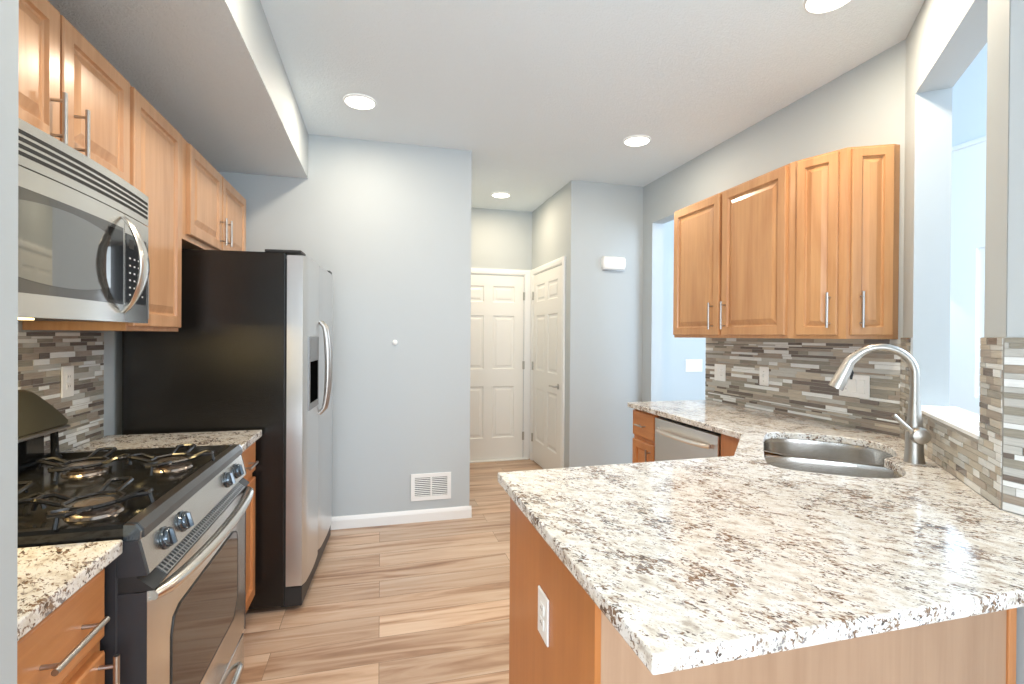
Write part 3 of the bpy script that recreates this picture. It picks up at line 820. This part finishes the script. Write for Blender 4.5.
bm = bmesh.new()
for s0, s1, z0, z1 in ((.07, .085, .985, 1.365), (.305, .32, .985, 1.365), (.085, .305, .985, 1.02), (.085, .305, 1.235, 1.365)):
    box(bm, ff, s0, s1, .090, .1015, z0, z1, .002)
dp = obj('dispenser', bm, M['dispenser'], d1)
bm = bmesh.new(); box(bm, ff, .085, .305, .092, .0995, 1.02, 1.235); 
obj('dispenser_shade_panel', bm, M['void'], d1)  # flat black panel stands in for the shade of a recess
bm = bmesh.new(); box(bm, ff, .01, FWD - .01, -.02, .080, .02, .118, .004); obj('base_grille', bm, M['black_matt'], t)
bm = bmesh.new(); box(bm, ff, .01, .12, -.10, .070, 1.781, 1.795, .004, seg=2); obj('hinge_cover', bm, M['black_matt'], t)
bm = bmesh.new(); box(bm, ff, FWD - .10, FWD - .01, -.06, .080, 1.781, 1.798, .004, seg=2); obj('hinge_cover', bm, M['black_matt'], t)
bm = bmesh.new(); box(bm, ff, .004, FWD - .004, .0005, .0055, .11, 1.75); obj('gasket', bm, M['rubber'], t)

# ------------------------------------------------------------------ gas range
Y0, Y1 = 1.308, 2.178
FR0 = -.530      # front plane of the cooktop rim
t = thing('gas_range', 'stainless steel and black gas range with four burners', 'range', (-.86, (Y0 + Y1) / 2, 0))
bm = bmesh.new(); box(bm, LEFT, Y0, Y1, LX + .02, -.571, .03, .892, .003); box(bm, LEFT, Y0 + .003, Y1 - .003, -.5715, -.542, .03, .785)
obj('body', bm, M['body_black'], t)
for a in (Y0 + .05, Y1 - .05):
    for x in (-1.12, -.62):
        bm = bmesh.new(); lathe(bm, LEFT(a, x, 0), [(.018, 0), (.018, .006), (.010, .010), (.010, .03)], n=12); obj('foot', bm, M['rubber'], t)
# cooktop: raised rim and sunk black deck
bm = bmesh.new()
def rect(x0, x1, y0, y1, z): return [Vector((x0, y0, z)), Vector((x1, y0, z)), Vector((x1, y1, z)), Vector((x0, y1, z))]
loft(bm, [rect(LX + .02, FR0 - .030, Y0 + .002, Y1 - .002, .8925), rect(LX + .02, FR0 - .030, Y0 + .002, Y1 - .002, .934), rect(LX + .024, FR0 - .034, Y0 + .008, Y1 - .008, .942),
          rect(LX + .05, FR0 - .045, Y0 + .028, Y1 - .028, .942), rect(LX + .06, FR0 - .060, Y0 + .045, Y1 - .045, .925)])
auto(obj('cooktop', bm, M['black'], t), 25)
bm = bmesh.new(); pr = [(FR0 - .0295, .906), (FR0 + .006, .906), (FR0 + .006, .926), (FR0 - .006, .942), (FR0 - .0295, .9435)]
loft(bm, [[LEFT(a, p[0], p[1]) for p in pr] for a in (Y0 + .016, Y1 - .016)]); obj('front_rim', bm, M['rim'], t)
for a0, a1 in ((Y0 + .001, Y0 + .0155), (Y1 - .0155, Y1 - .001)):
    bm = bmesh.new(); pr2 = [(FR0 - .0295, .906), (FR0 + .003, .906), (FR0 + .004, .925), (FR0 - .007, .940), (FR0 - .0295, .9425)]
    loft(bm, [[LEFT(a, p[0], p[1]) for p in pr2] for a in (a0, a1)]); obj('rim_end', bm, M['knob'], t)
# control panel, slanted
PT, PB = (-.530, .9050), (-.511, .824)
bm = bmesh.new(); pr = [(-.5705, .9050), PT, PB, (-.5705, .824)]
loft(bm, [[LEFT(a, p[0], p[1]) for p in pr] for a in (Y0 + .012, Y1 - .012)]); cpn = obj('control_panel', bm, M['steel'], t)
for a0, a1 in ((Y0, Y0 + .0115), (Y1 - .0115, Y1)):
    bm = bmesh.new(); pr2 = [(-.5708, .9050), (PT[0] - .001, .9050), (PB[0] - .001, .824), (-.5708, .824)]
    loft(bm, [[LEFT(a, p[0], p[1]) for p in pr2] for a in (a0, a1)]); obj('end_cap', bm, M['body_black'], t)
kn = Vector((.093, 0, .022)).normalized()
for ya in (1.425, 1.540, 1.945, 2.060):
    c = Vector(((PT[0] + PB[0]) / 2 + .001, ya, .8645))
    bm = bmesh.new(); lathe(bm, c, [(.028, 0), (.028, .003), (.0245, .006), (.0240, .013), (.0215, .016), (.006, .017)], kn, 22)
    upv = Vector((-.28, 0, .95)).normalized()
    kb = auto(obj('knob', bm, M['knob'], cpn), 40)
    bm = bmesh.new(); sd = Vector((0, 1, 0)); cc = c + kn * .0165
    loft(bm, [[cc + sd * a * .0055 + upv * b * .020 for a, b in ((-1, -1), (1, -1), (1, 1), (-1, 1))], [cc + kn * .007 + sd * a * .003 + upv * b * .018 for a, b in ((-1, -1), (1, -1), (1, 1), (-1, 1))]])
    obj('knob_grip', bm, M['knob'], kb)
# vent strip below the panel, tilted outwards
bm = bmesh.new()
loft(bm, [[LEFT(a, -.5705, .786), LEFT(a, -.500, .786), LEFT(a, -.500, .789), LEFT(a, -.540, .8235), LEFT(a, -.5705, .8235)] for a in (Y0 + .004, Y1 - .004)]); vg = obj('vent_strip', bm, M['black_matt'], t)
bm = bmesh.new()
def vq(a, k, h=.0): return LEFT(a, -.500 - .040 * k + .0345 * h, .789 + .0345 * k + .040 * h)
for i in range(46):
    a = Y0 + .08 + i * (Y1 - Y0 - .16) / 45
    loft(bm, [[vq(a - .003, k, .001), vq(a + .003, k, .001), vq(a + .003, k, .05), vq(a - .003, k, .05)] for k in (.08, .92)])
for k in (.05, .32, .60, .88): loft(bm, [[vq(a, k - .03, .001), vq(a, k + .03, .001), vq(a, k + .03, .06), vq(a, k - .03, .06)] for a in (Y0 + .075, Y1 - .075)])
obj('vent_slat', bm, M['grey_trim'], vg)
# oven door
OD = -.514
bm = bmesh.new(); box(bm, LEFT, Y0 + .004, Y1 - .004, -.541, OD, .208, .785, .005, seg=2); od = auto(obj('oven_door', bm, M['steel'], t), 30)
for a0, a1 in ((Y0 + .0005, Y0 + .0035), (Y1 - .0035, Y1 - .0005)):
    bm = bmesh.new(); box(bm, LEFT, a0, a1, -.541, OD + .001, .208, .785); obj('door_side', bm, M['body_black'], od)
yc = 1.752; hw = .300; zc0, zc1 = .345, .658; ch = .10
win = [(yc - hw + .05, zc0), (yc + hw - .05, zc0), (yc + hw, zc0 + .05), (yc + hw, zc1 - .055), (yc + hw - .015, zc1 - .015), (yc + hw - .055, zc1), (yc - hw + .055, zc1), (yc - hw + .015, zc1 - .015), (yc - hw, zc1 - .055), (yc - hw, zc0 + .05)]
bm = bmesh.new(); prism(bm, win, OD + .0005, OD + .003, lambda p, h: LEFT(p[0], h, p[1])); obj('oven_window', bm, M['glass_dark'], od)
bm = bmesh.new()
big = [((p[0] - yc) * 1.018 + yc, (p[1] - .50) * 1.025 + .50) for p in win]
r0 = [bm.verts.new(LEFT(p[0], OD + .0035, p[1])) for p in big]; r1 = [bm.verts.new(LEFT(p[0], OD + .0035, p[1])) for p in win]; r2 = [bm.verts.new(LEFT(p[0], OD + .0008, p[1])) for p in big]; r3 = [bm.verts.new(LEFT(p[0], OD + .0031, p[1])) for p in win]
for i in range(len(win)):
    k = (i + 1) % len(win)
    bm.faces.new((r0[i], r0[k], r1[k], r1[i])); bm.faces.new((r2[i], r2[k], r0[k], r0[i])); bm.faces.new((r1[i], r1[k], r3[k], r3[i]))
obj('window_border', bm, M['black_matt'], od)
bm = bmesh.new(); pts = []
for i in range(25):
    s = i / 24; pts.append(LEFT(Y0 + .022 + (Y1 - Y0 - .044) * s, OD + .004 + .050 * math.sin(PI * s) ** .5, .768 + .006 * math.sin(PI * s)))
tube(bm, pts, [.017] + [.0190] * 23 + [.017], 14, flat=.75); auto(obj('handle', bm, M['steel'], od))
# storage drawer
bm = bmesh.new(); box(bm, LEFT, Y0 + .004, Y1 - .004, -.541, -.516, .050, .196, .005, seg=2); dw = auto(obj('storage_drawer', bm, M['steel'], t), 30)
bm = bmesh.new(); pts = [LEFT(Y0 + .08 + (Y1 - Y0 - .16) * i / 16, -.514 + .030 * math.sin(PI * i / 16) ** .5, .165 - .05 * (1 - math.sin(PI * i / 16) ** .6)) for i in range(17)]
tube(bm, pts, .010, 10); auto(obj('handle', bm, M['steel'], dw))
# backguard console: tilted face with rounded ends
cz = 1.050
out_ = [(Y0 + .045, cz), (2.128, cz), (2.136, cz + .010), (2.126, cz + .030), (2.090, cz + .075), (2.055, cz + .110), (2.030, cz + .128), (2.000, cz + .137), (1.960, cz + .140), (Y0 + .20, cz + .140), (Y0 + .15, cz + .128), (Y0 + .10, cz + .09), (Y0 + .05, cz + .03)]
bm = bmesh.new()
def cf(p, h): return LEFT(p[0], (LX + .024) if h == 0 else (-1.075 - (p[1] - cz) * .42) + h * .001, p[1])
rows_ = [[cf(p, 0) for p in out_], [cf(p, -5) for p in out_]]
ccy = 1.74; ccz = cz + .06
rows_.append([cf((ccy + (p[0] - ccy) * .985, ccz + (p[1] - ccz) * .93), 0.001) for p in out_])
loft(bm, rows_); auto(obj('console', bm, M['console'], t), 25)
bm = bmesh.new(); box(bm, LEFT, Y0 + .05, 2.120, -1.100, -1.0655, cz - .012, cz - .0005, .004, seg=2); obj('console_lip', bm, M['grey_trim'], t)
bm = bmesh.new(); box(bm, LEFT, Y0 + .05, 2.10, LX + .022, -1.135, .943, cz - .001, .002); obj('backguard', bm, M['black'], t)
bm = bmesh.new(); tube(bm, [LEFT(2.075, -1.090, .943), LEFT(2.070, -1.088, .955), LEFT(2.068, -1.090, cz - .013)], [.020, .012, .011], 10); obj('console_post', bm, M['black'], t)
# burners and grates
BUR = [(-.690, 1.495), (-.690, 1.940), (-.955, 1.495), (-.955, 1.940)]
BUR = [(-.690, 1.470), (-.675, 1.905), (-.925, 1.480), (-.920, 1.905)]
for bxx, byy in BUR:
    bm = bmesh.new(); lathe(bm, (bxx, byy, .9255), [(.060, 0), (.056, .006), (.040, .010), (.034, .016)], n=28); br_ = auto(obj('burner', bm, M['cap'], t))
    bm = bmesh.new(); lathe(bm, (bxx, byy, .9415), [(.034, 0), (.043, .002), (.044, .008), (.040, .012), (.010, .0135)], n=28); auto(obj('burner_cap', bm, M['cap'], br_))
    bm = bmesh.new(); zr = .957; R = .062
    oc = [Vector((bxx + R * math.cos(PI / 8 + k * PI / 4) * .95, byy + R * 1.1 * math.sin(PI / 8 + k * PI / 4), zr)) for k in range(8)]
    for k in range(8): tube(bm, [oc[k], oc[(k + 1) % 8]], .0052, 6)
    for ang_ in (0, 90, 180, 270):
        c, s = math.cos(math.radians(ang_)), math.sin(math.radians(ang_))
        ln = .118 if ang_ in (0, 180) else .150; wd = .026
        def q(r, w_, z): return Vector((bxx + c * r - s * w_, byy + s * r + c * w_, z))
        pth = [q(.060, -wd * .8, zr), q(ln - .02, -wd, zr + .014), q(ln, -wd * .55, zr + .013), q(ln, wd * .55, zr + .013), q(ln - .02, wd, zr + .014), q(.060, wd * .8, zr)]
        tube(bm, pth, .0058, 6)
        tube(bm, [q(ln, 0, zr + .013), q(ln + .008, 0, .943)], .0050, 6)
    auto(obj('grate', bm, M['iron'], t), 50)

# ------------------------------------------------------------------ microwave
MY0, MY1, MZ0, MZ1 = 1.290, 2.083, 1.412, 1.868
t = thing('microwave', 'stainless steel over-the-range microwave with crescent handle', 'microwave', (-1.0, (MY0 + MY1) / 2, MZ0))
MF = -.815
ym = (MY0 + MY1) / 2; mh = (MY1 - MY0) / 2
def bow(y): return MF + .020 * (1 - ((y - ym) / mh) ** 2)
def bowed(bm, y0, y1, z0, z1, d0, d1, n=12, mi=0):
    L = []
    for i in range(n + 1):
        y = y0 + (y1 - y0) * i / n
        L.append([Vector((bow(y) + d0, y, z0)), Vector((bow(y) + d1, y, z0)), Vector((bow(y) + d1, y, z1)), Vector((bow(y) + d0, y, z1))])
    loft(bm, L, True, True, True, mi)
bm = bmesh.new(); box(bm, LEFT, MY0, MY1, LX + .012, MF - .031, MZ0 + .004, MZ1, .002); obj('body', bm, M['body_black'], t)
bm = bmesh.new(); bowed(bm, MY0, MY1, 1.762, MZ1, -.030, 0); mg = auto(obj('vent_grille', bm, M['steel'], t), 30)
for i in range(4):
    bm = bmesh.new(); z = 1.785 + i * .0165; bowed(bm, MY0 + .02, MY1 - .012, z, z + .009, .0002, .0012); obj('slot', bm, M['rubber'], mg)
bm = bmesh.new(); bowed(bm, MY0, 1.872, MZ0, 1.759, -.030, 0); md = auto(obj('door', bm, M['steel'], t), 30)
bm = bmesh.new(); bowed(bm, 1.875, MY1, MZ0, 1.759, -.030, 0, 5); mp_ = auto(obj('control_panel', bm, M['steel'], t), 30)
# window: border and mirror-like glass with arched edges
def arch_patch(y0, y1, z0, z1, sag, d, n=18):
    bm = bmesh.new(); rows = []
    for i in range(n + 1):
        s = i / n; y = y0 + (y1 - y0) * s; k = sag * (1 - (2 * s - 1) ** 2)
        rows.append([Vector((bow(y) + d - .001, y, z0 + sag - k)), Vector((bow(y) + d, y, z0 + sag - k)), Vector((bow(y) + d, y, z1 - sag + k)), Vector((bow(y) + d - .001, y, z1 - sag + k))])
    loft(bm, rows); return bm
obj('window_border', arch_patch(MY0 + .02, 1.862, 1.468, 1.712, .0, .0012), M['mw_frame'], md)
obj('window_glass', arch_patch(MY0 + .04, 1.775, 1.492, 1.692, .022, .0026), M['mw_glass'], md)
obj('window_end', arch_patch(1.765, 1.858, 1.478, 1.700, .0, .0020), M['black'], md)
bm = bmesh.new(); bowed(bm, 1.882, 2.055, 1.475, 1.700, .0002, .0016, 5); kp = obj('keypad', bm, M['black'], mp_)
for r in range(6):
    for c in range(4):
        bm = bmesh.new(); y = 1.905 + c * .036; z = 1.500 + r * .024
        bowed(bm, y, y + .012, z, z + .005, .0016, .0020, 1)
        obj('key_print', bm, M['print'], kp)
bm = bmesh.new(); bowed(bm, 1.905, 2.035, 1.655, 1.685, .0016, .0020, 1); obj('display', bm, M['rubber'], kp)
bm = bmesh.new(); n = 24; rows = []
for i in range(n + 1):
    s = i / n; z = 1.440 + (1.745 - 1.440) * s; e = math.sin(PI * s) ** .75
    wdt = .007 + .024 * math.sin(PI * s); x = bow(1.850) + .004 + .060 * e
    rows.append([Vector((x + math.cos(q) * .009, 1.850 + math.sin(q) * wdt, z)) for q in [2 * PI * j / 12 for j in range(12)]])
loft(bm, rows); auto(obj('handle', bm, M['steel'], md), 50)
bm = bmesh.new(); box(bm, LEFT, 1.50, 1.66, -1.02, -.92, MZ0 - .002, MZ0 + .0035, .001); tl = obj('task_lamp', bm, simple('task_lens', (1, .9, .7), .4, emit=(1, .72, .32), es=5), t)
area('task_bulb', (-.97, 1.58, MZ0 - .006), (-.97, 1.66, 0), .14, .08, 6.0, (1.0, 0.74, 0.34), parent=t)
